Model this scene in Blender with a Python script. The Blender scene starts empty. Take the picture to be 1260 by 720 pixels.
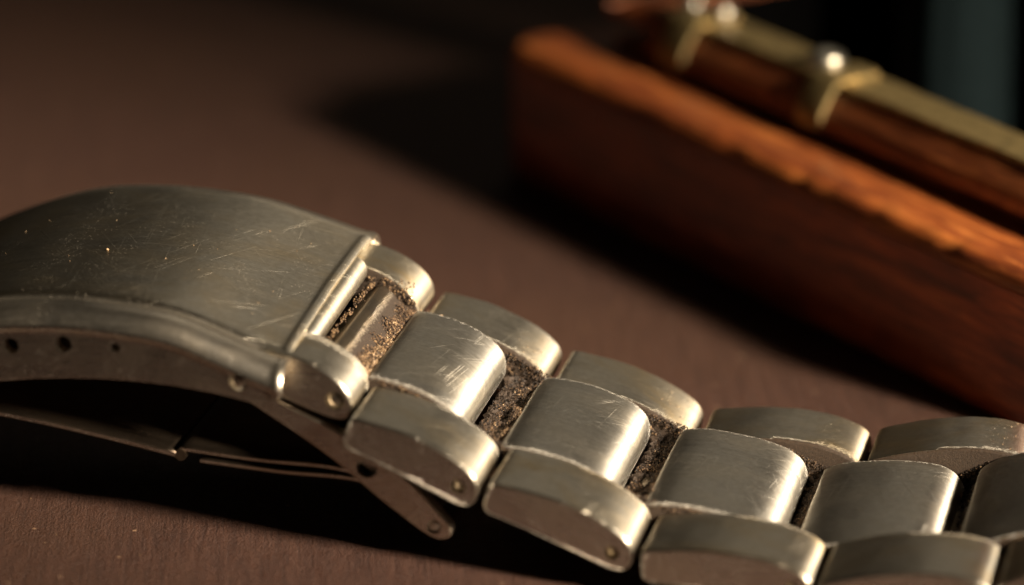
import bpy, bmesh, math, random
import numpy as np
from mathutils import Vector, Matrix, noise

S = 0.001                       # everything below is measured in millimetres
scene = bpy.context.scene
COL = scene.collection
R = math.radians

# ------------------------------------------------------------------ camera
cam_data = bpy.data.cameras.new('camera')
cam = bpy.data.objects.new('camera', cam_data)
COL.objects.link(cam)
scene.camera = cam
CAM_E, CAM_D = R(20.0), 235.0
cam.location = (0, -CAM_D * math.cos(CAM_E) * S, CAM_D * math.sin(CAM_E) * S)
cam.rotation_euler = (math.pi / 2 - CAM_E, 0, 0)
cam_data.sensor_width = 36
cam_data.lens = 5100 / 1260 * 36
cam_data.clip_start = 0.01
cam_data.clip_end = 20
cam_data.dof.use_dof = True
cam_data.dof.focus_distance = 204.5 * S
cam_data.dof.aperture_fstop = 21.5
cam_data.dof.aperture_blades = 9

# ------------------------------------------------------------------ world
world = bpy.data.worlds.new('World')
scene.world = world
world.use_nodes = True
bg = world.node_tree.nodes['Background']
bg.inputs[0].default_value = (1.0, 0.80, 0.55, 1)
bg.inputs[1].default_value = 0.010

# ------------------------------------------------------------------ lamps
def area(name, loc, target, size, power, color, size_y=None):
    d = bpy.data.lights.new(name, 'AREA')
    d.energy = power
    d.color = color
    d.shape = 'RECTANGLE' if size_y else 'DISK'
    d.size = size * S
    if size_y:
        d.size_y = size_y * S
    o = bpy.data.objects.new(name, d)
    COL.objects.link(o)
    o.location = Vector(loc) * S
    o.rotation_euler = (Vector(target) - Vector(loc)).to_track_quat('-Z', 'Y').to_euler()
    return o

KEY = Vector((15.3, -12.2, 8.9)).normalized()
kd = bpy.data.lights.new('key_lamp', 'SPOT')          # shaded desk lamp, right and in front
kd.energy, kd.color = 25.0, (1.0, 0.845, 0.65)
kd.spot_size, kd.spot_blend, kd.shadow_soft_size = R(17), .95, 24 * S
key = bpy.data.objects.new('key_lamp', kd)
COL.objects.link(key)
KT = Vector((-7, -19, 4))
key.location = (KT + KEY * 330) * S
key.rotation_euler = (-KEY).to_track_quat('-Z', 'Y').to_euler()
area('fill_light', (60, 260, 330), (-5, -20, 5), 160, 0.05, (1.0, 0.86, 0.66), 200)  # soft fill added from behind for sheen on the steel, no real source

scene.view_settings.view_transform = 'Standard'
scene.view_settings.look = 'None'
scene.view_settings.gamma = 1
scene.view_settings.exposure = 0

# ------------------------------------------------------------------ node helpers
class NT:
    def __init__(self, name):
        self.mat = bpy.data.materials.new(name)
        self.mat.use_nodes = True
        self.t = self.mat.node_tree
        self.b = self.t.nodes['Principled BSDF']
    def n(self, kind, **kw):
        nd = self.t.nodes.new(kind)
        for k, v in kw.items():
            setattr(nd, k, v)
        return nd
    def l(self, a, b):
        self.t.links.new(a, b)
    def val(self, sock, v):
        if hasattr(v, 'is_linked') or hasattr(v, 'links'):
            self.l(v, sock)
        else:
            sock.default_value = v
    def math(self, op, a, b=None, c=None, clamp=False):
        nd = self.n('ShaderNodeMath', operation=op, use_clamp=clamp)
        self.val(nd.inputs[0], a)
        if b is not None: self.val(nd.inputs[1], b)
        if c is not None: self.val(nd.inputs[2], c)
        return nd.outputs[0]
    def mapping(self, vec, scale=(1, 1, 1), rot=(0, 0, 0), loc=(0, 0, 0)):
        nd = self.n('ShaderNodeMapping')
        self.l(vec, nd.inputs[0])
        nd.inputs['Scale'].default_value = scale
        nd.inputs['Rotation'].default_value = rot
        nd.inputs['Location'].default_value = loc
        return nd.outputs[0]
    def noise(self, vec, scale=1, detail=4, rough=.55, dist=0):
        nd = self.n('ShaderNodeTexNoise')
        self.l(vec, nd.inputs['Vector'])
        nd.inputs['Scale'].default_value = scale
        nd.inputs['Detail'].default_value = detail
        nd.inputs['Roughness'].default_value = rough
        nd.inputs['Distortion'].default_value = dist
        return nd.outputs['Fac']
    def ramp(self, fac, stops, interp='LINEAR'):
        nd = self.n('ShaderNodeValToRGB')
        nd.color_ramp.interpolation = interp
        el = nd.color_ramp.elements
        while len(el) > 1: el.remove(el[-1])
        el[0].position = stops[0][0]
        el[0].color = col4(stops[0][1])
        for p, c in stops[1:]:
            e = el.new(p); e.color = col4(c)
        self.l(fac, nd.inputs[0])
        return nd.outputs[0]
    def mix(self, fac, a, b, mode='MIX'):
        nd = self.n('ShaderNodeMix', data_type='RGBA', blend_type=mode)
        self.val(nd.inputs[0], fac)
        self.val(nd.inputs[6], a if not isinstance(a, tuple) else col4(a))
        self.val(nd.inputs[7], b if not isinstance(b, tuple) else col4(b))
        return nd.outputs[2]
    def bump(self, h, strength, dist, normal=None):
        nd = self.n('ShaderNodeBump')
        self.l(h, nd.inputs['Height'])
        nd.inputs['Strength'].default_value = strength
        nd.inputs['Distance'].default_value = dist
        if normal is not None: self.l(normal, nd.inputs['Normal'])
        return nd.outputs[0]

def col4(c):
    if isinstance(c, (int, float)): return (c, c, c, 1)
    return tuple(c) + (1,) if len(c) == 3 else c

# ------------------------------------------------------------------ materials
def steel(name, base, rough, brush=0.5, scratch=0.5, tarnish=0.3, dirt=0.5, aniso=0.45, fleck=0.0, seed=0.0):
    m = NT(name)
    uv = m.n('ShaderNodeUVMap', uv_map='UVMap').outputs[0]
    info = m.n('ShaderNodeObjectInfo').outputs['Random']
    off = m.n('ShaderNodeVectorMath', operation='ADD')
    m.l(uv, off.inputs[0])
    cmb = m.n('ShaderNodeCombineXYZ')
    m.l(m.math('MULTIPLY', info, 90.0), cmb.inputs[0])
    m.l(m.math('MULTIPLY', info, 47.0), cmb.inputs[1])
    cmb.inputs[2].default_value = seed
    m.l(cmb.outputs[0], off.inputs[1])
    p = off.outputs[0]
    # brushing runs along the bracelet
    br1 = m.noise(m.mapping(p, (0.16, 8, 1)), 1, 4, .65)
    br2 = m.noise(m.mapping(p, (0.6, 42, 1), rot=(0, 0, R(2))), 1, 2, .6)
    brushed = m.math('ADD', m.math('MULTIPLY', br1, .6), m.math('MULTIPLY', br2, .4))
    # hairline scratches, several directions, broken up
    masks = None
    for i, (ang, sy, th) in enumerate(((R(24), 11, .655), (R(-31), 12, .66), (R(57), 12, .66), (R(-12), 14, .655), (R(41), 16, .66), (R(-63), 15, .665), (R(83), 14, .67))):
        rp = m.mapping(p, rot=(0, 0, ang), loc=(i * 7.3, i * 3.1, i))
        nz = m.noise(m.mapping(rp, (.012, sy, 1)), 1, 1.0, .5)
        gate = m.ramp(m.noise(m.mapping(rp, (.30, .9, 1), loc=(2, i * 5.1, 3)), 1, 1.0, .5), [(.50, 0), (.60, 1)])
        mk = m.math('MULTIPLY', m.math('MULTIPLY', m.math('SUBTRACT', nz, th, clamp=True), 26, clamp=True), gate)
        masks = mk if masks is None else m.math('MAXIMUM', masks, mk)
    patch = m.noise(m.mapping(p, (.5, .5, 1), loc=(5, 2, 4)), 1, 2, .5)
    masks = m.math('MULTIPLY', masks, m.ramp(patch, [(.36, .25), (.60, 1)]))
    # broad stains and tarnish
    tn = m.noise(m.mapping(p, (.22, .30, 1), loc=(3, 8, 1)), 1, 5, .6, .6)
    tn_m = m.ramp(tn, [(.44, 0), (.68, 1)])
    fine = m.noise(p, 3.2, 6, .7)
    c = m.mix(m.math('MULTIPLY', tn_m, tarnish), base, (base[0] * .80, base[1] * .66, base[2] * .44))
    c = m.mix(m.math('MULTIPLY', m.ramp(fine, [(.40, 1), (.60, 0)]), .34), c, (base[0] * .55, base[1] * .52, base[2] * .45))
    c = m.mix(m.math('MULTIPLY', m.ramp(brushed, [(.35, 1), (.55, 0)]), brush * .55), c, (base[0] * .6, base[1] * .58, base[2] * .54))
    c = m.mix(m.math('MULTIPLY', masks, min(1, scratch * .5)), c, (min(1, base[0] * 1.35), min(1, base[1] * 1.33), min(1, base[2] * 1.28)))
    # grime: vertex attribute marks seams and ends where dirt collects
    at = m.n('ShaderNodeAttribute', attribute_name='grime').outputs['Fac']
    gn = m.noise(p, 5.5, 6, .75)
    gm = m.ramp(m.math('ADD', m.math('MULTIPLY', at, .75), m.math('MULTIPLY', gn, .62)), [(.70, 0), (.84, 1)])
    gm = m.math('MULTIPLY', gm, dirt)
    # pits and dust flecks
    vor = m.n('ShaderNodeTexVoronoi', feature='F1')
    m.l(p, vor.inputs['Vector']); vor.inputs['Scale'].default_value = 5.5
    pit = m.ramp(vor.outputs['Distance'], [(.10, 1), (.17, 0)])
    pit = m.math('MULTIPLY', pit, m.ramp(m.noise(m.mapping(p, (.45, .45, 1), loc=(9, 1, 7)), 1, 3, .6), [(.49, 0), (.57, 1)]))
    c = m.mix(m.math('MULTIPLY', pit, .25 + .6 * dirt), c, (.10, .055, .025))
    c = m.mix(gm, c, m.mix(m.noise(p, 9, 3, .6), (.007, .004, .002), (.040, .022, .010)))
    met = m.math('SUBTRACT', 1.0, m.math('MAXIMUM', gm, m.math('MULTIPLY', pit, .5)), clamp=True)
    r = m.math('ADD', m.math('MULTIPLY', brushed, .16), rough - .08)
    r = m.math('ADD', r, m.math('MULTIPLY', m.math('SUBTRACT', tn, .5), .22))
    r = m.math('ADD', r, m.math('MULTIPLY', gm, .4))
    r = m.math('SUBTRACT', r, m.math('MULTIPLY', masks, .05), clamp=True)
    m.l(c, m.b.inputs['Base Color'])
    m.l(met, m.b.inputs['Metallic'])
    m.l(r, m.b.inputs['Roughness'])
    m.b.inputs['Anisotropic'].default_value = aniso
    tg = m.n('ShaderNodeTangent', direction_type='UV_MAP', uv_map='UVMap')
    m.l(tg.outputs[0], m.b.inputs['Tangent'])
    m.b.inputs['Anisotropic Rotation'].default_value = .25
    nb = m.bump(brushed, .35 * brush, .00003)
    nb = m.bump(masks, min(1, .6 * scratch), .00003, nb)
    nb = m.bump(m.noise(p, .55, 2, .5), .10, .0002, nb)
    nb = m.bump(m.math('ADD', m.math('MULTIPLY', gm, 1.0), m.math('MULTIPLY', m.math('MULTIPLY', gn, gm), 2.0)), .6, .00006, nb)
    m.l(nb, m.b.inputs['Normal'])
    return m.mat

STEEL = (.62, .595, .54)
M_CENTER = steel('brushed_steel_center', STEEL, .41, .9, .6, .25, .9, .84)
M_OUTER = steel('worn_steel_outer', (.62, .58, .50), .40, 1.0, .5, .9, 1.0, .82, seed=3)
M_CLASP = steel('scratched_steel_clasp', (.60, .565, .49), .405, .9, .75, .6, .35, .80, seed=6)
M_POLISH = steel('polished_steel', (.66, .61, .53), .34, .15, .35, .25, .4, .0, seed=9)
M_SIDE = steel('side_steel', (.68, .61, .53), .28, .5, .5, .3, .5, 0.0, seed=15)
M_GAPSIDE = steel('grimy_gap_shade_steel', (.045, .036, .026), .55, .2, .1, .6, 1.0, 0.0, seed=21)  # near-black base: grime plus painted shade of the gaps between links
M_BAR = steel('dull_bar_steel', (.36, .31, .25), .34, .5, .4, .6, 1.0, .3, seed=24)
M_INNER = steel('shade_dark_inner_steel', (.13, .10, .075), .42, .3, .3, .4, .5, .2, seed=18)  # steel darkened to stand in for the shade under the clasp
M_BLADE = steel('blade_steel', (.58, .52, .43), .36, .4, .4, .35, .4, .8, seed=12)

def mat_dirt():
    m = NT('dry_dirt')
    at = m.n('ShaderNodeAttribute', attribute_name='tone').outputs['Fac']
    c = m.ramp(at, [(0, (.012, .007, .004)), (.35, (.07, .038, .018)), (.7, (.24, .15, .075)), (1, (.55, .42, .27))])
    m.l(c, m.b.inputs['Base Color'])
    m.b.inputs['Roughness'].default_value = .75
    return m.mat
M_DIRT = mat_dirt()

def mat_table():
    m = NT('dark_brown_table')
    o = m.n('ShaderNodeTexCoord').outputs['Object']
    p = m.mapping(o, (1000, 1000, 1000), rot=(0, 0, R(-3)))
    st = m.noise(m.mapping(p, (2.2, .10, 1)), 1, 5, .62, .3)
    st2 = m.noise(m.mapping(p, (7, .25, 1)), 1, 4, .65)
    big = m.noise(p, .05, 3, .5)
    gr = m.noise(p, 6.5, 4, .7)
    gr2 = m.noise(p, 2.0, 4, .7)
    c = m.mix(m.ramp(st, [(.35, 0), (.65, 1)]), (.049, .0205, .013), (.072, .0325, .021))
    c = m.mix(m.math('MULTIPLY', m.ramp(st2, [(.42, 1), (.52, 0)]), .55), c, (.026, .011, .008))
    c = m.mix(m.math('MULTIPLY', m.ramp(big, [(.40, 0), (.65, 1)]), .35), c, (.066, .030, .014))
    vor = m.n('ShaderNodeTexVoronoi', feature='F1')
    m.l(p, vor.inputs['Vector']); vor.inputs['Scale'].default_value = .8
    fl = m.ramp(vor.outputs['Distance'], [(.07, 1), (.11, 0)])
    fl = m.math('MULTIPLY', fl, m.ramp(m.noise(p, .35, 2, .5), [(.5, 0), (.56, 1)]))
    c = m.mix(m.math('MULTIPLY', fl, .6), c, (.36, .22, .13))
    m.l(c, m.b.inputs['Base Color'])
    m.l(m.ramp(gr2, [(.3, .42), (.7, .62)]), m.b.inputs['Roughness'])
    m.b.inputs['Specular IOR Level'].default_value = .45
    nb = m.bump(m.math('ADD', m.math('MULTIPLY', st, .5), m.math('MULTIPLY', st2, .5)), .55, .00016)
    nb = m.bump(m.math('ADD', gr, m.math('MULTIPLY', gr2, .8)), 1.0, .00016, nb)
    m.l(nb, m.b.inputs['Normal'])
    return m.mat
M_TABLE = mat_table()

def mat_wood(name, dark, mid, light, rough=.35, coat=.5, wear=.5):
    m = NT(name)
    o = m.n('ShaderNodeTexCoord').outputs['Object']
    p = m.mapping(o, (1000, 1000, 1000))
    g = m.noise(m.mapping(p, (.10, 1.1, 1.1)), 1, 6, .62, .9)
    g2 = m.noise(m.mapping(p, (.35, 5, 5)), 1, 4, .6)
    blot = m.noise(m.mapping(p, (.16, .28, .28), loc=(4, 1, 2)), 1, 4, .6, .5)
    c = m.ramp(g, [(.30, dark), (.52, mid), (.72, light)])
    c = m.mix(m.math('MULTIPLY', m.ramp(g2, [(.40, 1), (.55, 0)]), .5), c, dark)
    c = m.mix(m.math('MULTIPLY', m.ramp(blot, [(.45, 0), (.65, 1)]), .45), c, dark)
    wr = m.noise(m.mapping(p, (.22, 1.6, 1.6), loc=(7, 7, 7)), 1, 5, .7)
    wm = m.ramp(wr, [(.58, 0), (.66, 1)])
    c = m.mix(m.math('MULTIPLY', wm, wear), c, tuple(min(1, x * 1.35) for x in light))
    m.l(c, m.b.inputs['Base Color'])
    m.l(m.math('ADD', rough, m.math('MULTIPLY', g2, .2)), m.b.inputs['Roughness'])
    m.b.inputs['Coat Weight'].default_value = coat
    m.b.inputs['Coat Roughness'].default_value = .22
    nb = m.bump(g, .35, .00008)
    nb = m.bump(g2, .3, .00004, nb)
    m.l(nb, m.b.inputs['Normal'])
    return m.mat
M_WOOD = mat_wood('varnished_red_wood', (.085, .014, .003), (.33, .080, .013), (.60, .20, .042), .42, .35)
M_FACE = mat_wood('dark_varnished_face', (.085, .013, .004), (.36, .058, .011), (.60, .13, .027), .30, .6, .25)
M_LIDWOOD = mat_wood('worn_lid_wood', (.085, .018, .005), (.30, .075, .016), (.52, .17, .042), .5, .2)

def mat_brass():
    m = NT('tarnished_brass')
    o = m.n('ShaderNodeTexCoord').outputs['Object']
    p = m.mapping(o, (1000, 1000, 1000))
    n1 = m.noise(p, .9, 6, .7, .4)
    n2 = m.noise(p, 4, 4, .7)
    c = m.ramp(n1, [(.35, (.16, .12, .05)), (.5, (.38, .28, .12)), (.68, (.62, .46, .21))])
    m.l(c, m.b.inputs['Base Color'])
    m.l(m.ramp(n1, [(.35, .55), (.7, 1)]), m.b.inputs['Metallic'])
    m.l(m.ramp(n2, [(.3, .55), (.7, .34)]), m.b.inputs['Roughness'])
    m.l(m.bump(m.math('ADD', n1, n2), .5, .0001), m.b.inputs['Normal'])
    return m.mat
M_BRASS = mat_brass()

def mat_simple(name, c, rough, metal=0.0, spec=.5):
    m = NT(name)
    o = m.n('ShaderNodeTexCoord').outputs['Object']
    n1 = m.noise(m.mapping(o, (1000, 1000, 1000)), 1.16, 5, .65)
    m.l(m.mix(n1, tuple(x * .7 for x in c), tuple(min(1, x * 1.3) for x in c)), m.b.inputs['Base Color'])
    m.b.inputs['Roughness'].default_value = rough
    m.b.inputs['Metallic'].default_value = metal
    m.b.inputs['Specular IOR Level'].default_value = spec
    m.l(m.bump(n1, .4, .0001), m.b.inputs['Normal'])
    return m.mat
M_SCREW = mat_simple('bright_screw_steel', (.66, .62, .52), .34, 1.0)
M_LINING = mat_simple('black_lining', (.0015, .0013, .0012), .95, 0, .04)
M_CLOTH = mat_simple('blue_grey_cloth', (.024, .042, .047), .9, 0, .2)

# ------------------------------------------------------------------ mesh helpers
def mesh_obj(name, verts, faces, mat, parent=None, uvs=None, attrs=None, smooth=True, sharp=None, caps=None):
    me = bpy.data.meshes.new(name)
    me.from_pydata([(v[0] * S, v[1] * S, v[2] * S) for v in verts], [], faces)
    if uvs is not None:
        lay = me.uv_layers.new(name='UVMap')
        vi = np.zeros(len(me.loops), dtype=np.int32)
        me.loops.foreach_get('vertex_index', vi)
        lay.data.foreach_set('uv', np.asarray(uvs, dtype=np.float32)[vi].ravel())
    if caps:                         # flat end faces: own UVs and second material
        cap_mats, cap_uv = caps
        for fi in (-2, -1):
            pl = me.polygons[fi]
            pl.material_index = 3 + fi
            for li in pl.loop_indices:
                lay.data[li].uv = cap_uv[me.loops[li].vertex_index]
    for k, a in (attrs or {}).items():
        at = me.attributes.new(k, 'FLOAT', 'POINT')
        at.data.foreach_set('value', np.asarray(a, dtype=np.float32))
    bm = bmesh.new(); bm.from_mesh(me)
    bmesh.ops.recalc_face_normals(bm, faces=bm.faces)
    bm.to_mesh(me); bm.free()
    if smooth:
        me.polygons.foreach_set('use_smooth', [True] * len(me.polygons))
        if sharp: me.set_sharp_from_angle(angle=R(sharp))
    me.materials.append(mat)
    if caps:
        for cm in caps[0]: me.materials.append(cm)
    o = bpy.data.objects.new(name, me)
    COL.objects.link(o)
    if parent: o.parent = parent
    return o

def catmull(pts, n=6, closed=True):
    pts = [np.array(p, float) for p in pts]
    out = []
    N = len(pts)
    rng = range(N) if closed else range(N - 1)
    for i in rng:
        if closed:
            p0, p1, p2, p3 = pts[i - 1], pts[i], pts[(i + 1) % N], pts[(i + 2) % N]
        else:
            p1, p2 = pts[i], pts[i + 1]
            p0 = pts[i - 1] if i else 2 * p1 - p2
            p3 = pts[i + 2] if i + 2 < N else 2 * p2 - p1
        # centripetal parameterisation keeps tight corners clean
        t0 = 0; t1 = t0 + max(1e-6, np.linalg.norm(p1 - p0)) ** .5
        t2 = t1 + max(1e-6, np.linalg.norm(p2 - p1)) ** .5; t3 = t2 + max(1e-6, np.linalg.norm(p3 - p2)) ** .5
        for k in range(n):
            t = t1 + (t2 - t1) * k / n
            a1 = (t1 - t) / (t1 - t0) * p0 + (t - t0) / (t1 - t0) * p1
            a2 = (t2 - t) / (t2 - t1) * p1 + (t - t1) / (t2 - t1) * p2
            a3 = (t3 - t) / (t3 - t2) * p2 + (t - t2) / (t3 - t2) * p3
            b1 = (t2 - t) / (t2 - t0) * a1 + (t - t0) / (t2 - t0) * a2
            b2 = (t3 - t) / (t3 - t1) * a2 + (t - t1) / (t3 - t1) * a3
            out.append((t2 - t) / (t2 - t1) * b1 + (t - t1) / (t2 - t1) * b2)
    if not closed: out.append(pts[-1])
    return np.array(out)

def profile_solid(name, prof, w0, w1, mat, parent, frame=((0, 0), 0.0), bevel=.18, nb=4, grime=None, yaw=0.0, roll=0.0, crown=0.0, mid=6, dent=0.0, seed=0, lift=0.0, skew=0.0, inner_w=None):
    """closed side profile (x, y), swept across the bracelet from w0 to w1 with rounded edges"""
    prof = np.asarray(prof, float)
    area2 = np.sum(prof[:, 0] * np.roll(prof[:, 1], -1) - np.roll(prof[:, 0], -1) * prof[:, 1])
    if area2 < 0: prof = prof[::-1]
    d = np.roll(prof, -1, 0) - np.roll(prof, 1, 0)
    nrm = np.stack([d[:, 1], -d[:, 0]], 1); nrm /= np.linalg.norm(nrm, axis=1)[:, None] + 1e-9
    seg = np.linalg.norm(np.roll(prof, -1, 0) - prof, axis=1)
    s = np.concatenate([[0], np.cumsum(seg)[:-1]])
    rows = []
    for k in range(nb + 1):
        a = k / nb * math.pi / 2
        rows.append((w0 + bevel * (1 - math.sin(a)), bevel * (1 - math.cos(a))))
    rows = [(w, ins) for w, ins in rows][::-1]        # first is the outermost ring
    mids = [(w0 + bevel + (w1 - w0 - 2 * bevel) * k / mid, 0) for k in range(1, mid)]
    right = [(w0 + w1 - w, ins) for w, ins in rows][::-1]
    rows = [(w0, bevel * 1.12)] + rows + mids + right + [(w1, bevel * 1.12)]
    (ox, oz), ang = frame
    ca, sa = math.cos(ang), math.sin(ang)
    V, UV, G, CU = [], [], [], []
    wm = (w0 + w1) / 2; hw = (w1 - w0) / 2
    cx = prof[:, 0].mean()
    for (w, ins) in rows:
        q = prof - nrm * ins
        for i in range(len(q)):
            x, y = q[i]
            if nrm[i, 1] > 0:
                y -= crown * nrm[i, 1] * abs((w - wm) / hw) ** 4
            if dent:
                nz = noise.noise(Vector((x * .9 + seed * 3.1, w * .9, seed * 1.7))) * dent
                x += nrm[i, 0] * nz; y += nrm[i, 1] * nz
            ww = w + yaw * (x - cx)
            y2 = y + roll * (w - wm)
            V.append((ox + x * ca - y2 * sa + skew * w, ww, oz + x * sa + y2 * ca + lift))
            UV.append((s[i], w)); CU.append((x, y))
            g = grime(x, y, w) if grime else 0
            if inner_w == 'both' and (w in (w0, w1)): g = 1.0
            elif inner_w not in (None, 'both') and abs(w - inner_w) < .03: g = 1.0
            G.append(g)
    n = len(prof); F = []
    for r in range(len(rows) - 1):
        for i in range(n):
            j = (i + 1) % n
            F.append((r * n + i, r * n + j, (r + 1) * n + j, (r + 1) * n + i))
    F.append(tuple(range(n))[::-1]); F.append(tuple(range((len(rows) - 1) * n, len(rows) * n)))
    return mesh_obj(name, V, F, mat, parent, UV, {'grime': G}, caps=tuple([tuple(M_GAPSIDE if inner_w == 'both' or (inner_w is not None and abs(q - inner_w) < .05) else M_SIDE for q in (w0, w1)), CU]))

def tube(name, p0, p1, r, mat, parent, n=20, bev=.06, dome=0.0):
    """round pin or rivet from p0 to p1 with a softened head"""
    p0, p1 = Vector(p0), Vector(p1)
    ax = (p1 - p0).normalized(); L = (p1 - p0).length
    e1 = ax.orthogonal().normalized(); e2 = ax.cross(e1)
    prof = [(0, r), (L - bev, r), (L - bev * .3, r - bev * .3), (L, r - bev)]
    if dome:
        prof = [(0, r)] + [(L + dome * math.sin(a), r * math.cos(a)) for a in (0, .25, .5, .75, 1.0, 1.25, 1.45)]
    V, UV, F = [], [], []
    for (h, rr) in prof:
        for k in range(n):
            a = 2 * math.pi * k / n
            V.append(p0 + ax * h + e1 * (rr * math.cos(a)) + e2 * (rr * math.sin(a))); UV.append((h, a * r))
    m = len(prof)
    for i in range(m - 1):
        for k in range(n):
            F.append((i * n + k, i * n + (k + 1) % n, (i + 1) * n + (k + 1) % n, (i + 1) * n + k))
    F.append(tuple(range(n))); F.append(tuple(range((m - 1) * n, m * n)))
    return mesh_obj(name, V, F, mat, parent, UV, {'grime': [.15] * len(V)}, sharp=50)

def cut_holes(o, holes):
    """bore real holes (centre, direction, radius, depth) into a mesh, one at a time"""
    for (c, d, r, dep) in holes:
        c, d = Vector(c), Vector(d).normalized()
        n0 = len(o.data.polygons)
        for trial in range(4):
            cc = c + Vector((.013, 0, .017)) * trial
            t = tube('cutter', cc - d * .6, cc + d * dep, r * (1 - .03 * trial), M_BLADE, None, 24 + trial, .01)
            t.parent = o.parent
            md = o.modifiers.new('bore', 'BOOLEAN'); md.object = t; md.operation = 'DIFFERENCE'; md.solver = 'EXACT' if trial < 3 else 'FAST'
            dg = bpy.context.evaluated_depsgraph_get(); dg.update()
            me = bpy.data.meshes.new_from_object(o.evaluated_get(dg), preserve_all_data_layers=True, depsgraph=dg)
            o.modifiers.clear()
            bpy.data.objects.remove(t, do_unlink=True)
            if len(me.polygons) > n0 * .93:
                o.data = me
                break
    o.data.set_sharp_from_angle(angle=R(50))

def empty(name, loc, rz, label, cat):
    o = bpy.data.objects.new(name, None)
    o.empty_display_size = .005
    COL.objects.link(o)
    o.location = Vector(loc) * S
    o.rotation_euler = (0, 0, rz)
    o['label'] = label; o['category'] = cat
    return o

# ------------------------------------------------------------------ table
NX = 8
tv = [(-450 + 900 * i / NX, -450 + 900 * j / NX, 0) for j in range(NX + 1) for i in range(NX + 1)]
tf = [(j * (NX + 1) + i, j * (NX + 1) + i + 1, (j + 1) * (NX + 1) + i + 1, (j + 1) * (NX + 1) + i) for j in range(NX) for i in range(NX)]
table = mesh_obj('table', tv, tf, M_TABLE, smooth=False)
table['kind'] = 'structure'

# ------------------------------------------------------------------ bracelet
brace = empty('watch_bracelet', (16.28, -35.46, 0), R(-13), 'worn steel watch bracelet with scratched folding clasp and dirt between its links', 'bracelet')
random.seed(4)
J = [(-22.6, 7.65), (-15.85, 5.0), (-8.45, 2.35), (0.05, 2.0), (8.4, 2.95), (16.2, 5.2)]

OUT = [(.04, -.35), (.03, .05), (.13, .24), (1.2, .52), (2.6, .74), (3.9, .80), (5.2, .70), (6.2, .46), (6.80, .18), (7.12, -.20), (7.24, -.70), (7.18, -1.12), (6.9, -1.42), (6.4, -1.54), (5, -1.48), (3, -1.36), (1.2, -1.32), (.38, -1.30), (.10, -1.05)]
def out_prof(L):
    k = (L - .28) / 7.22
    p = []
    for x, y in OUT:
        p.append((x * k + .10, y))
    return catmull(p, 5)

def cen_prof(L):
    return catmull([(.0, -.55), (.04, -.12), (.28, .08), (1.3, .40), (L * .5, .62), (L - 1.7, .56), (L - 1.0, .38), (L - .48, .06), (L - .14, -.45), (L, -1.0), (L - .12, -1.55), (L - .6, -1.85), (L * .5, -1.75), (.7, -1.6), (.15, -1.2)], 5)

def out_grime(side, L, ns=1.0):
    def g(x, y, w):
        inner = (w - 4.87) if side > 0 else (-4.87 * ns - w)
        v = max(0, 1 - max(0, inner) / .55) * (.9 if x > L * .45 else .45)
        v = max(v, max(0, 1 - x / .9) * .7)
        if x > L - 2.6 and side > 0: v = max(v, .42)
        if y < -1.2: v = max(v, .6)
        return v
    return g
def cen_grime(L, ns=1.0):
    def g(x, y, w):
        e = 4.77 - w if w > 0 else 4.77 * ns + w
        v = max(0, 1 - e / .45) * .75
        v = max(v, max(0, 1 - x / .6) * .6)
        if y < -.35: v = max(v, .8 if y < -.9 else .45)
        return v
    return g

C = [((-22.7, 8.6), (-17.75, 6.3)), ((-16.2, 5.55), (-10.4, 3.7)), ((-9.1, 3.35), (-2.5, 2.05)), ((-1.9, 1.8), (5.1, 2.1)), ((5.8, 2.5), (12.7, 4.2))]
links_out = []
NS = [1.0, 1.0, 1.04, 1.13, 1.17]        # the bracelet widens towards the watch head
for k in range(5):
    (x0, z0), (x1, z1) = J[k], J[k + 1]
    L = math.hypot(x1 - x0, z1 - z0); a = math.atan2(z1 - z0, x1 - x0)
    for side in (-1, 1):
        w0, w1 = (4.87, 9.25) if side > 0 else (-9.3 * NS[k], -4.87 * NS[k])
        o = profile_solid('outer_link', out_prof(L), w0, w1, M_OUTER, brace, ((x0, z0), a + random.uniform(-.012, .012)), .13, 5,
                          out_grime(side, L, NS[k]), yaw=random.uniform(-.008, .008), roll=random.uniform(-.014, .010), dent=.035, seed=k * 2 + side, inner_w=(4.87 if side > 0 else -4.87 * NS[k]), lift=(.24, .24, .18, -.02, -.05)[k] if side < 0 else .06)
        # cross pin that ends in the outer face of each link
        px, py = L - 1.15, -.62
        hx, hz = x0 + px * math.cos(a) - py * math.sin(a), z0 + px * math.sin(a) + py * math.cos(a)
        if side < 0: hz += (.24, .24, .18, -.02, -.05)[k]
        pw = 9.28 if side > 0 else 9.3 * NS[k]
        cut_holes(o, [((hx, side * pw, hz), (0, -side, 0), .36, .55)])
        tube('pin', (hx + .04, side * 7.6, hz - .02), (hx + .04, side * (pw - .28), hz - .02), .27, M_BAR, o, 16)
        links_out.append(o)
for k, ((x0, z0), (x1, z1)) in enumerate(C):
    L = math.hypot(x1 - x0, z1 - z0); a = math.atan2(z1 - z0, x1 - x0)
    profile_solid('center_link', cen_prof(L), -4.77 * NS[k], 4.77, M_CENTER, brace, ((x0, z0 - .06), a), .13, 5, cen_grime(L, NS[k]), crown=.10, roll=(0, 0, .01, .03, .03)[k], mid=10, dent=.03, seed=20 + k, inner_w='both', yaw=random.uniform(-.008, .008))
# hinge bars that carry the centre links in the troughs
for k in range(5):
    if k == 0: continue
    x = (C[k - 1][1][0] + C[k][0][0]) / 2; z = (C[k - 1][1][1] + C[k][0][1]) / 2 - 1.6
    tube('hinge_bar', (x, -5.0 * NS[k], z), (x, 5.1, z), .62, M_BLADE, brace, 18)

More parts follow.
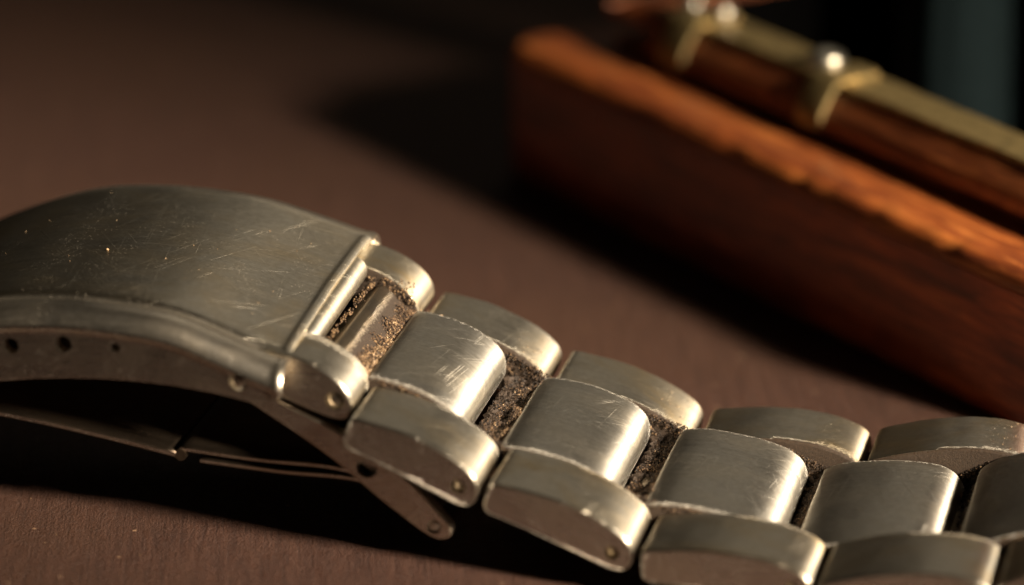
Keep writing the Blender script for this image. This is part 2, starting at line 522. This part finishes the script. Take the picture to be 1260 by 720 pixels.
# end piece that carries the first links into the clasp
EP = catmull([(-30, 10.75), (-28, 10.75), (-26.4, 10.55), (-25.2, 10.32), (-24.2, 9.92), (-23.45, 9.42), (-22.98, 8.9), (-22.72, 8.35), (-22.72, 7.85), (-23.0, 7.45), (-23.5, 7.35), (-24.6, 7.65), (-27, 8.5), (-30, 9.1)], 5)
for side in (-1, 1):
    w0, w1 = (4.9, 8.3) if side > 0 else (-7.75, -4.5)
    o = profile_solid('end_piece', EP, w0, w1, M_OUTER, brace, ((0, 0), 0), .13, 5, lambda x, y, w: .55 if abs(w) < 5.2 else (.2 if x > -25 else 0), seed=40 + side, dent=.02, inner_w=(4.9 if side > 0 else -4.5), lift=.08 if side > 0 else -.05)
    cut_holes(o, [((-23.55, (8.3 if side > 0 else -7.75), 8.25), (0, -side, 0), .46, .30)])
    tube('rivet', (-23.55, side * 7.0, 8.25), (-23.55, (8.12 if side > 0 else -7.57), 8.25), .33, M_BAR, o, 20, dome=.10)
# crossbar seen in the opening between the two end pieces
CB = catmull([(x + 1.0, z + .62) for x, z in [(-26.6, 8.3), (-25.9, 8.75), (-25.55, 9.02), (-25.3, 8.95), (-24.7, 8.35), (-23.9, 7.55), (-23.6, 7.05), (-24, 6.9), (-25.2, 7.6), (-26.6, 7.6)]], 5)
profile_solid('crossbar', CB, -4.65, 4.85, M_BAR, brace, ((0, 0), 0), .15, 4, lambda x, y, w: .25 + max(0, min(1, (x + 24.3) / .7)) * .7, seed=50)

# ---- clasp cover: pressed steel shell swept along the bracelet
ztop = catmull([(-60, .9), (-56, 3.4), (-50.8, 7.2), (-45.6, 10.3), (-40.6, 12.2), (-37.5, 12.6), (-35.4, 12.65), (-31.6, 12.35), (-28.5, 11.6), (-25.75, 10.8)], 12, False)
zbot = catmull([(-60, .3), (-56, 1.2), (-50.5, 4.5), (-45.2, 7.0), (-39.5, 8.4), (-35.4, 8.88), (-31.4, 8.9), (-28.6, 8.6), (-25.75, 8.05)], 12, False)
def zt(l): return float(np.interp(l, ztop[:, 0], ztop[:, 1]))
def zb(l): return float(np.interp(l, zbot[:, 0], zbot[:, 1]))
# half cross-section from the middle of the plate to the flange foot: (w, drop, fraction down the flange)
half = [(0, 0, 0), (1.6, 0, 0), (3.2, .004, 0), (4.8, .015, 0), (6.1, .03, 0), (6.9, .05, 0), (7.25, .08, 0), (7.42, .13, 0), (7.52, .24, 0), (7.60, .31, 0), (7.72, .31, 0), (7.95, .26, 0), (8.25, .27, 0), (8.55, .34, 0), (8.82, .47, 0), (9.03, .66, 0), (9.18, .90, 0),
        (9.25, 1.14, 0), (9.27, 1.30, 0), (9.22, 1.40, 0), (9.13, 1.44, 0), (9.10, 1.47, .02), (9.10, 1.5, .10), (9.10, 1.5, .35), (9.10, 1.5, .65), (9.10, 1.5, .88), (9.10, 1.5, .95), (9.10, 1.5, 1.0)]
cross = [(-w, d, f) for w, d, f in half[:0:-1]] + half
stations = list(np.linspace(-60, -27.2, 66)) + [-26.95, -26.7, -26.5, -26.35, -26.22, -26.1, -25.98, -25.88, -25.8, -25.75]
V, UV, F = [], [], []
acc = 0
for i, l in enumerate(stations):
    t, b = zt(l), zb(l)
    if i: acc += math.hypot(l - stations[i - 1], t - zt(stations[i - 1]))
    rest = max(0, l + 27.2) / 1.45                # rounded corner at the open end of the flange
    lift = (1 - math.sqrt(max(0, 1 - rest * rest))) * 1.3 if rest > 0 else 0
    s = 0
    for j, (w, d, f) in enumerate(cross):
        tt = t + .22 + .025 * w
        e = min(1, max(0, (l + 32) / 6)); e = e * e * (3 - 2 * e)
        if w < 0: tt += e * .055 * w
        z = tt - d
        if f > 0:
            foot = b + lift
            z = (tt - 1.47) * (1 - f) + min(foot, tt - 1.52) * f
        if abs(w) < 7.3:
            z += .05 * noise.noise(Vector((l * .25, w * .25, 2)))
        if j: s += math.hypot(w - cross[j - 1][0], d - cross[j - 1][1]) + abs(f - cross[j - 1][2]) * (t - 1.5 - b)
        bead = .11 * math.exp(-((l + 25.98) / .22) ** 2)      # turned-out bead along the open edge
        if abs(w) < 7.6: z += bead
        else: w = w + math.copysign(bead, w); z += bead * (.5 if f == 0 else 0)
        V.append((l, w, z)); UV.append((acc, s))
nc = len(cross)
for i in range(len(stations) - 1):
    for j in range(nc - 1):
        F.append((i * nc + j, i * nc + j + 1, (i + 1) * nc + j + 1, (i + 1) * nc + j))
G = [0.0] * len(V)
for i in range(len(V)):
    w = abs(V[i][1])
    if 7.45 < w < 7.75: G[i] = .2
cover = mesh_obj('clasp_cover', V, F, M_CLASP, brace, UV, {'grime': G})
cover.data.materials.append(M_POLISH); cover.data.materials.append(M_SIDE)
for pl in cover.data.polygons:
    wa = abs(pl.center.y) / S
    pl.material_index = 2 if wa > 9.07 and abs(pl.normal.y) > .97 and pl.center.z / S < zt(pl.center.x / S) - 1.2 else (1 if wa > 7.55 else 0)
# thicken inwards so the open end shows a rim
bm = bmesh.new(); bm.from_mesh(cover.data)
up = sum((f.normal.z * f.calc_area() for f in bm.faces))
if up < 0: bmesh.ops.reverse_faces(bm, faces=bm.faces)
bm.to_mesh(cover.data); bm.free()
md = cover.modifiers.new('thickness', 'SOLIDIFY'); md.thickness = .68 * S; md.offset = -1
md2 = cover.modifiers.new('edge', 'BEVEL'); md2.width = .10 * S; md2.segments = 3; md2.limit_method = 'ANGLE'; md2.angle_limit = R(60)
cover.data.set_sharp_from_angle(angle=R(180))
dg = bpy.context.evaluated_depsgraph_get(); dg.update()
me = bpy.data.meshes.new_from_object(cover.evaluated_get(dg), preserve_all_data_layers=True, depsgraph=dg)
cover.modifiers.clear(); cover.data = me
cut_holes(cover, [((l, sd * 9.10, z), (0, -sd, 0), r, 1.3) for sd in (-1, 1) for l, z, r in ((-41.9, 9.6, .40), (-39.2, 10.2, .40), (-36.55, 10.5, .42), (-33.95, 10.55, .24))])
for side in (-1, 1):
    cut_holes(cover, [((-27.9, side * 9.10, 9.35), (0, -side, 0), .44, .10)])
    tube('rivet', (-27.9, side * 8.9, 9.35), (-27.9, side * 9.07, 9.35), .32, M_SIDE, cover, 22, .03)
# rolled lip on the middle of the open end
LIP = catmull([(-26.3 + (x + 26.3) * .75, z) for x, z in [(-26.3, 10.42), (-25.9, 10.40), (-25.45, 10.24), (-25.12, 9.95), (-25.0, 9.6), (-25.12, 9.28), (-25.42, 9.15), (-25.8, 9.35), (-26.3, 9.7)]], 5)
profile_solid('end_lip', LIP, -4.6, 5.0, M_CLASP, cover, ((.05, .42), 0), .22, 4, lambda x, y, w: .55 if y < 9.4 else 0, roll=.05, seed=60)

# ---- folding blade under the clasp
bt = [(-33, 9.75), (-30, 9.3), (-28, 8.7), (-26.3, 7.9), (-23.55, 6.65), (-20.45, 4.75), (-18.6, 2.95), (-17.95, 2.15)]
bb = [(-18.0, 1.65), (-18.65, 1.45), (-21.05, 2.95), (-23.85, 5.15), (-27.0, 7.15), (-29, 8.25), (-31, 8.85), (-33, 9.15)]
BL = catmull(bt + bb, 5)
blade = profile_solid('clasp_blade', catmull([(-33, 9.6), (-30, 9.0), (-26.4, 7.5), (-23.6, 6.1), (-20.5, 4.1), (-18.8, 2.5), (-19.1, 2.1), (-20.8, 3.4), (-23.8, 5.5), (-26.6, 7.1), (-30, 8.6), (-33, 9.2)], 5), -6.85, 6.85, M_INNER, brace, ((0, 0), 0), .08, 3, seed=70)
for side in (-1, 1):
    w0, w1 = (6.8, 7.5) if side > 0 else (-7.5, -6.8)
    o = profile_solid('side_rail', BL, w0, w1, M_BLADE, blade, ((0, 0), 0), .13, 4, seed=71 + side)
    cut_holes(o, [((-22.1, side * 7.5, 4.85), (0, -side, 0), .52, .8), ((-18.8, side * 7.5, 2.1), (0, -side, 0), .36, .22)])
    tube('rivet', (-18.8, side * 7.0, 2.1), (-18.8, side * 7.4, 2.1), .26, M_POLISH, o, 18)

# ---- thin spring blades folded flat below the clasp
def thin(name, path, th, w0, w1):
    p = catmull(path, 8, False)
    d = np.gradient(p, axis=0); n = np.stack([-d[:, 1], d[:, 0]], 1); n /= np.linalg.norm(n, axis=1)[:, None]
    prof = np.concatenate([p + n * th / 2, (p - n * th / 2)[::-1]])
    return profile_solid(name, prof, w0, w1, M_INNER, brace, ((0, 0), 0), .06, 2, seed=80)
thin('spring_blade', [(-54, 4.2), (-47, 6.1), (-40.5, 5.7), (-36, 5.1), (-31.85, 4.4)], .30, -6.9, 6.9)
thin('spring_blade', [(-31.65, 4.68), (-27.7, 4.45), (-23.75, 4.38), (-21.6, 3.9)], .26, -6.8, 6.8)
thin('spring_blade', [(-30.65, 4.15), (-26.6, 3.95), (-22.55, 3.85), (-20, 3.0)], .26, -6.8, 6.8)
tube('hinge_barrel', (-31.6, -6.85, 4.38), (-31.6, 6.85, 4.38), .30, M_INNER, brace, 16)

# ---- dry dirt packed in the gaps
def grains(name, spots, parent, seed, label=None):
    """spots: (x, y, z, radius, tone); each grain is a small uneven lump"""
    rng = random.Random(seed)
    base = [Vector(v) for v in ((1, 0, -.4), (-.5, .87, -.4), (-.5, -.87, -.4), (.5, .87, .4), (.5, -.87, .4), (-1, 0, .4), (0, 0, 1), (0, 0, -1))]
    tri = [(7, 1, 0), (7, 2, 1), (7, 0, 2), (6, 3, 5), (6, 5, 4), (6, 4, 3), (0, 1, 3), (1, 5, 3), (1, 2, 5), (2, 4, 5), (2, 0, 4), (0, 3, 4)]
    V, F, T = [], [], []
    for (x, y, z, r, t) in spots:
        rot = Matrix.Rotation(rng.uniform(0, 6.28), 3, Vector((rng.gauss(0, 1), rng.gauss(0, 1), rng.gauss(0, 1) + .01)))
        i0 = len(V)
        for b in base:
            q = rot @ (b * (r * rng.uniform(.6, 1.25)))
            V.append((x + q.x, y + q.y, z + q.z)); T.append(t)
        F += [tuple(i0 + k for k in f) for f in tri]
    o = mesh_obj(name, V, F, M_DIRT, parent, None, {'tone': T}, smooth=False)
    o['kind'] = 'stuff'
    if label: o['label'] = label
    return o

rng = random.Random(11)
def trough(x0, z0, x1, z1, n, seed, wr=4.8, sag=.30, ns=1.0):
    """grains heaped between two links: from the end of one (x0, z0) to the start of the next (x1, z1)"""
    sp = []
    for i in range(n):
        u = rng.random() ** .8
        w = rng.uniform(-wr * ns, wr)
        x = x0 + (x1 - x0) * u
        pile = noise.noise(Vector((w * .8, u * 2, seed))) * .28
        ctr = .25 * (1 - abs(2 * u - 1))
        z = z0 + (z1 - z0) * u - sag * (1 - u) ** 1.4 - ctr + pile - abs(rng.gauss(0, .10)) + .25 * max(0, w / 4.8) ** 3
        if abs(w) > wr - .9 and rng.random() < .45: continue
        if u < .65 and i % 5 and noise.noise(Vector((w * 1.1, u * 2.5, seed + 5))) > .08: continue
        r = rng.choice([.016, .02, .025, .03, .035, .05]) * rng.uniform(.8, 1.3)
        if i % 5 == 0: r, z, t_big = rng.uniform(.16, .26), z - .28, .08
        else: t_big = None
        t = min(1, max(0, rng.gauss(.10 + .28 * u - .22 * max(0, w) / 4.8 + .25 * noise.noise(Vector((x * 1.5, w * 1.2, 4))), .22)))
        sp.append((x, w, z, r, t if t_big is None else t_big))
    return sp
sp = []
for k in range(4):
    (x0, z0), (x1, z1) = C[k][1], C[k + 1][0]
    sp = trough(x0 - .2, z0 - .72, x1 + .12, z1 - .22, [7000, 6400, 2600, 1600][k], k * 3.3, ns=NS[k])
    grains('dirt', sp, brace, k)
# dirt in the clasp opening, heaped on the crossbar and in the corner by the far end piece
sp = []
for i in range(5200):
    u = rng.random(); w = rng.uniform(-4.65, 4.85)
    x = -23.75 + 1.2 * u
    z = 8.98 - .72 * u + .22 * noise.noise(Vector((w * .9, u * 2, 9))) - abs(rng.gauss(0, .10))
    if rng.random() > .25 + u: continue
    sp.append((x, w, z, rng.choice([.025, .03, .04, .055]) * rng.uniform(.8, 1.3), min(1, max(0, rng.gauss(.26 + .2 * u - .035 * w, .22)))))
for i in range(260):
    sp.append((rng.uniform(-25.2, -22.8), 4.87 - abs(rng.gauss(0, .12)), rng.uniform(8.0, 10.0), rng.uniform(.03, .06), rng.uniform(.1, .7)))
for i in range(160):
    sp.append((-24.95 + rng.gauss(0, .1), rng.uniform(-4.5, 4.8), 9.75 + rng.gauss(0, .08), rng.uniform(.03, .06), rng.uniform(.1, .7)))
grains('dirt', sp, brace, 21)
# crumbs along the seams between centre and outer links and dust on the tops
sp = []
for k, ((x0, z0), (x1, z1)) in enumerate(C):
    for side in (-1, 1):
        for i in range(330 if side > 0 else 200):
            u = rng.random() ** .7
            x = x0 + (x1 - x0) * u
            h = .52 * (1 - (2 * u - .95) ** 2) - .22 - .6 * max(0, u - .8) / .2
            sp.append((x, (4.82 if side > 0 else -4.82 * NS[k]) + rng.gauss(0, .04), z0 + (z1 - z0) * u + h - abs(rng.gauss(0, .14)), rng.uniform(.02, .06), min(1, max(0, rng.gauss(.32, .25)))))
for k in range(4):
    (x0, z0), (x1, z1) = C[k][1], C[k + 1][0]
    for side in (-1, 1):
        for i in range(420):
            x = rng.uniform(x0 - 1.7, x1 + .5)
            u = (x - x0) / (x1 - x0)
            z = z0 + (z1 - z0) * u + .12 - abs(rng.gauss(0, .35))
            sp.append((x, (4.84 - abs(rng.gauss(0, .07)) if side > 0 else -4.84 * NS[k] + abs(rng.gauss(0, .07))), z, rng.uniform(.02, .06), min(1, max(0, rng.gauss(.12, .22)))))
grains('dirt', sp, brace, 33)

# ------------------------------------------------------------------ wooden box
BOXA = R(-57.7)
box = empty('wooden_box', (-0.8, 21.5, 0), BOXA, 'old open red-brown wooden box with tarnished brass fittings on its rim', 'box')
AW, DW = 53.2, 46.0
def rrect(ins, rad, n=8):
    r = max(.15, rad - ins * .6)
    pts = []
    for (cx, cy, a0) in ((ins + r, ins + r, 180), (AW - ins - r, ins + r, 270), (AW - ins - r, DW - ins - r, 0), (ins + r, DW - ins - r, 90)):
        for k in range(n + 1):
            a = R(a0 + 90 * k / n)
            pts.append((cx + r * math.cos(a), cy + r * math.sin(a)))
    # subdivide long sides
    out = []
    for i in range(len(pts)):
        p, q = pts[i], pts[(i + 1) % len(pts)]
        m = max(1, int(math.hypot(q[0] - p[0], q[1] - p[1]) / .7))
        for k in range(m): out.append((p[0] + (q[0] - p[0]) * k / m, p[1] + (q[1] - p[1]) * k / m))
    return out
def ring(name, sections, rad, mat, parent, rough=0.0, fn=None):
    base = rrect(0, rad)
    n = len(base)
    V, F = [], []
    def inset(p, ins):
        # same perimeter sample moved inwards
        cx, cy = min(max(p[0], rad), AW - rad), min(max(p[1], rad), DW - rad)
        v = Vector((p[0] - cx, p[1] - cy))
        if v.length < 1e-6: return p
        L = v.length
        if ins < L: v *= (L - ins) / L; return (cx + v.x, cy + v.y)
        d = v / L
        return (min(max(p[0] - d.x * ins, ins), AW - ins), min(max(p[1] - d.y * ins, ins), DW - ins))
    for (ins, z) in sections:
        for p in base:
            q = inset(p, ins)
            x, y, zz = q[0], q[1], z
            if rough:
                x += rough * noise.noise(Vector((q[0] * .35, q[1] * .35, z * .8)))
                y += rough * noise.noise(Vector((q[0] * .35, q[1] * .35, z * .8 + 30)))
                zz += rough * noise.noise(Vector((q[0] * .45, q[1] * .45, z * .8 + 60))) * (1 if z > 2 else 0)
            if fn: x, y, zz = fn(x, y, zz)
            V.append((x, y, zz))
    m = len(sections)
    for i in range(m):
        for k in range(n):
            F.append((i * n + k, i * n + (k + 1) % n, ((i + 1) % m) * n + (k + 1) % n, ((i + 1) % m) * n + k))
    return mesh_obj(name, V, F, mat, parent, sharp=55)
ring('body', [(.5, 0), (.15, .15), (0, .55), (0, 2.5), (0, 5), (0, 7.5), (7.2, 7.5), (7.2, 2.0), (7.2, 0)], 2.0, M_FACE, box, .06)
def ledge_fn(x, y, z):
    if y < 3 and z > 7.6:
        for (a, wd, dp) in ((23.5, .35, .16), (24.6, .25, .1), (31.0, .3, .2), (33.2, .6, .1), (37.5, .5, .12), (44, .4, .16)):
            g = math.exp(-((x - a) / wd) ** 2) * dp * max(0, 1 - y / 1.6)
            y += g * .8; z -= g
    return x, y, z
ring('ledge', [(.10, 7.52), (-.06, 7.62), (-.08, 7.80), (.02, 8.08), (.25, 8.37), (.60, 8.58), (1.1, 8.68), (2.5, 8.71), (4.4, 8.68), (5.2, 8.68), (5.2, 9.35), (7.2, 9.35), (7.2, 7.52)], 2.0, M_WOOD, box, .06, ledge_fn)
def rim_fn(x, y, z):
    if x < 9.6 and y < 9.5:
        if z < 10.3: z += 1.1
        y += .8
    return x, y, z
RT = 11.6
ring('rim', [(4.6, 9.40), (4.3, 9.46), (4.22, 9.6), (4.22, 10.1), (4.45, 10.5), (5.25, 11.38), (5.5, RT), (6.5, RT + .02), (7.1, RT), (7.1, 9.40)], 2.0, M_LIDWOOD, box, .07, rim_fn)
fl = [(5.4, 5.4, 2.0), (AW - 5.4, 5.4, 2.0), (AW - 5.4, DW - 5.4, 2.0), (5.4, DW - 5.4, 2.0)]
lv, lf = [], []
lo = [(8.2, 8.2), (AW - 8.2, 8.2), (AW - 8.2, DW - 8.2), (8.2, DW - 8.2)]
for z in (RT - .3, 1.0):
    for p in lo: lv.append((p[0], p[1], z))
for k in range(4): lf.append((k, (k + 1) % 4, 4 + (k + 1) % 4, 4 + k))
lf.append((4, 5, 6, 7))
lin = mesh_obj('lining', lv, lf, M_LINING, box, smooth=False)

def block(name, x0, x1, y0, y1, z0, z1, mat, parent, bev=.12, seg=3, wob=0.0):
    bm = bmesh.new()
    bmesh.ops.create_cube(bm, size=1)
    for v in bm.verts:
        v.co = Vector(((x0 + x1) / 2 + v.co.x * (x1 - x0), (y0 + y1) / 2 + v.co.y * (y1 - y0), (z0 + z1) / 2 + v.co.z * (z1 - z0)))
    if wob:
        n = max(1, int((x1 - x0) / 1.2))
        ed = [e for e in bm.edges if abs(e.verts[0].co.x - e.verts[1].co.x) > .5 * (x1 - x0)]
        bmesh.ops.subdivide_edges(bm, edges=ed, cuts=n, use_grid_fill=True)
        for v in bm.verts:
            v.co.y += wob * noise.noise(v.co * .5); v.co.z += wob * noise.noise(v.co * .5 + Vector((9, 9, 9)))
    bmesh.ops.bevel(bm, geom=[e for e in bm.edges if len(e.link_faces) == 2 and e.calc_face_angle() > R(50)], offset=bev, segments=seg, affect='EDGES', profile=.5)
    V = [tuple(v.co) for v in bm.verts]; F = [tuple(v.index for v in f.verts) for f in bm.faces]
    bm.free()
    return mesh_obj(name, V, F, mat, parent, sharp=60)
block('brass_strip', 9.8, 49, 5.45, 8.3, RT + .04, RT + .36, M_BRASS, box, .08, 2, .07)

def bracket(a, wd, name='bracket'):
    # brass strap that hooks over the rim: top tongue, rounded shoulder, front tongue
    prof = [(8.1, RT + .38), (8.1, RT + .70), (6.2, RT + .70), (5.3, RT + .62), (4.9, RT + .3), (4.2, 10.85), (3.95, 10.3), (3.92, 9.45), (4.16, 9.45), (4.18, 10.2), (4.42, 10.65), (5.1, RT + .05), (5.45, RT + .36), (6.3, RT + .38)]
    V, F = [], []
    nx = 5
    for i in range(nx + 1):
        x = a - wd / 2 + wd * i / nx
        ins = .10 if i in (0, nx) else 0
        for (y, z) in prof: V.append((x, y + (ins if y < 5.3 else 0), z - (ins if z > RT + .45 else 0)))
    n = len(prof)
    for i in range(nx):
        for k in range(n): F.append((i * n + k, i * n + (k + 1) % n, (i + 1) * n + (k + 1) % n, (i + 1) * n + k))
    F.append(tuple(range(n))); F.append(tuple(range(nx * n, (nx + 1) * n)))
    o = mesh_obj(name, V, F, M_BRASS, box, sharp=40)
    return o
b1 = bracket(12.5, 2.4)
b2 = bracket(26.2, 2.3)
tube('screw', (10.6, 6.9, RT + .36), (10.6, 6.9, RT + .8), .72, M_SCREW, b1, 22, dome=.42)
tube('screw', (13.2, 7.2, RT + .5), (13.2, 7.2, RT + .95), .80, M_SCREW, b1, 22, dome=.45)
tube('screw', (24.0, 6.9, RT + .3), (24.0, 6.9, RT + .85), 1.1, M_SCREW, b2, 22, dome=.5)

# ------------------------------------------------------------------ rolled cloth standing in the box
def roll(name, cx, cy, r, h, label, seed, lean=(0, 0)):
    V, F = [], []
    n, m = 48, 26
    for j in range(m):
        z = 1.05 + h * j / (m - 1)
        for k in range(n):
            a = 2 * math.pi * k / n
            rr = r * (1 + .16 * noise.noise(Vector((math.cos(a) * 1.6, math.sin(a) * 1.6, z * .06 + seed))) + .07 * math.cos(5 * a + seed))
            V.append((cx + lean[0] * z + rr * math.cos(a), cy + lean[1] * z + rr * math.sin(a), z))
    for j in range(m - 1):
        for k in range(n): F.append((j * n + k, j * n + (k + 1) % n, (j + 1) * n + (k + 1) % n, (j + 1) * n + k))
    F.append(tuple(range(n))); F.append(tuple(range((m - 1) * n, m * n)))
    o = mesh_obj(name, V, F, M_CLOTH, None)
    o.location = box.location; o.rotation_euler = box.rotation_euler
    o['label'] = label; o['category'] = 'cloth'
    return o
roll('rolled_cloth', 16.1, 23.0, 2.8, 34, 'blurred blue-grey rolled cloth standing upright inside the wooden box', 1)

# ------------------------------------------------------------------ dust flecks
sp = []
for i in range(26):
    l, w = rng.uniform(-46, -26.2), rng.uniform(-7, 7.2)
    sp.append((l, w, zt(l) + .24 + .025 * w, rng.uniform(.014, .032), rng.uniform(.55, 1)))
sp.append((-36.6, -2.0, zt(-36.6) + .2, .09, .75))
for k in range(5):
    (x0, z0), (x1, z1) = J[k], J[k + 1]
    for i in range(70):
        u = rng.choice([rng.random(), rng.random() * .35, .7 + rng.random() * .25])
        h = .54 * (1 - (2 * u - 1.05) ** 2) + .25
        if u > .85: h -= (u - .85) * 4
        w = rng.uniform(5.1, 9.1)
        a = math.atan2(z1 - z0, x1 - x0)
        sp.append((x0 + (x1 - x0) * u - h * math.sin(a), w, z0 + (z1 - z0) * u + h * math.cos(a), rng.uniform(.014, .04), min(1, max(.1, rng.gauss(.6, .28)))))
grains('dust', sp, brace, 55)
sp = []
for i in range(170):
    x, y = rng.uniform(-40, 30), rng.uniform(-46, 30)
    sp.append((x, y, .02, rng.choice([.02, .03, .04, .05]), rng.uniform(.2, .75)))
o = grains('table_dust', sp, None, 56, 'fine pale dust specks scattered over the brown table')
o['category'] = 'dust'
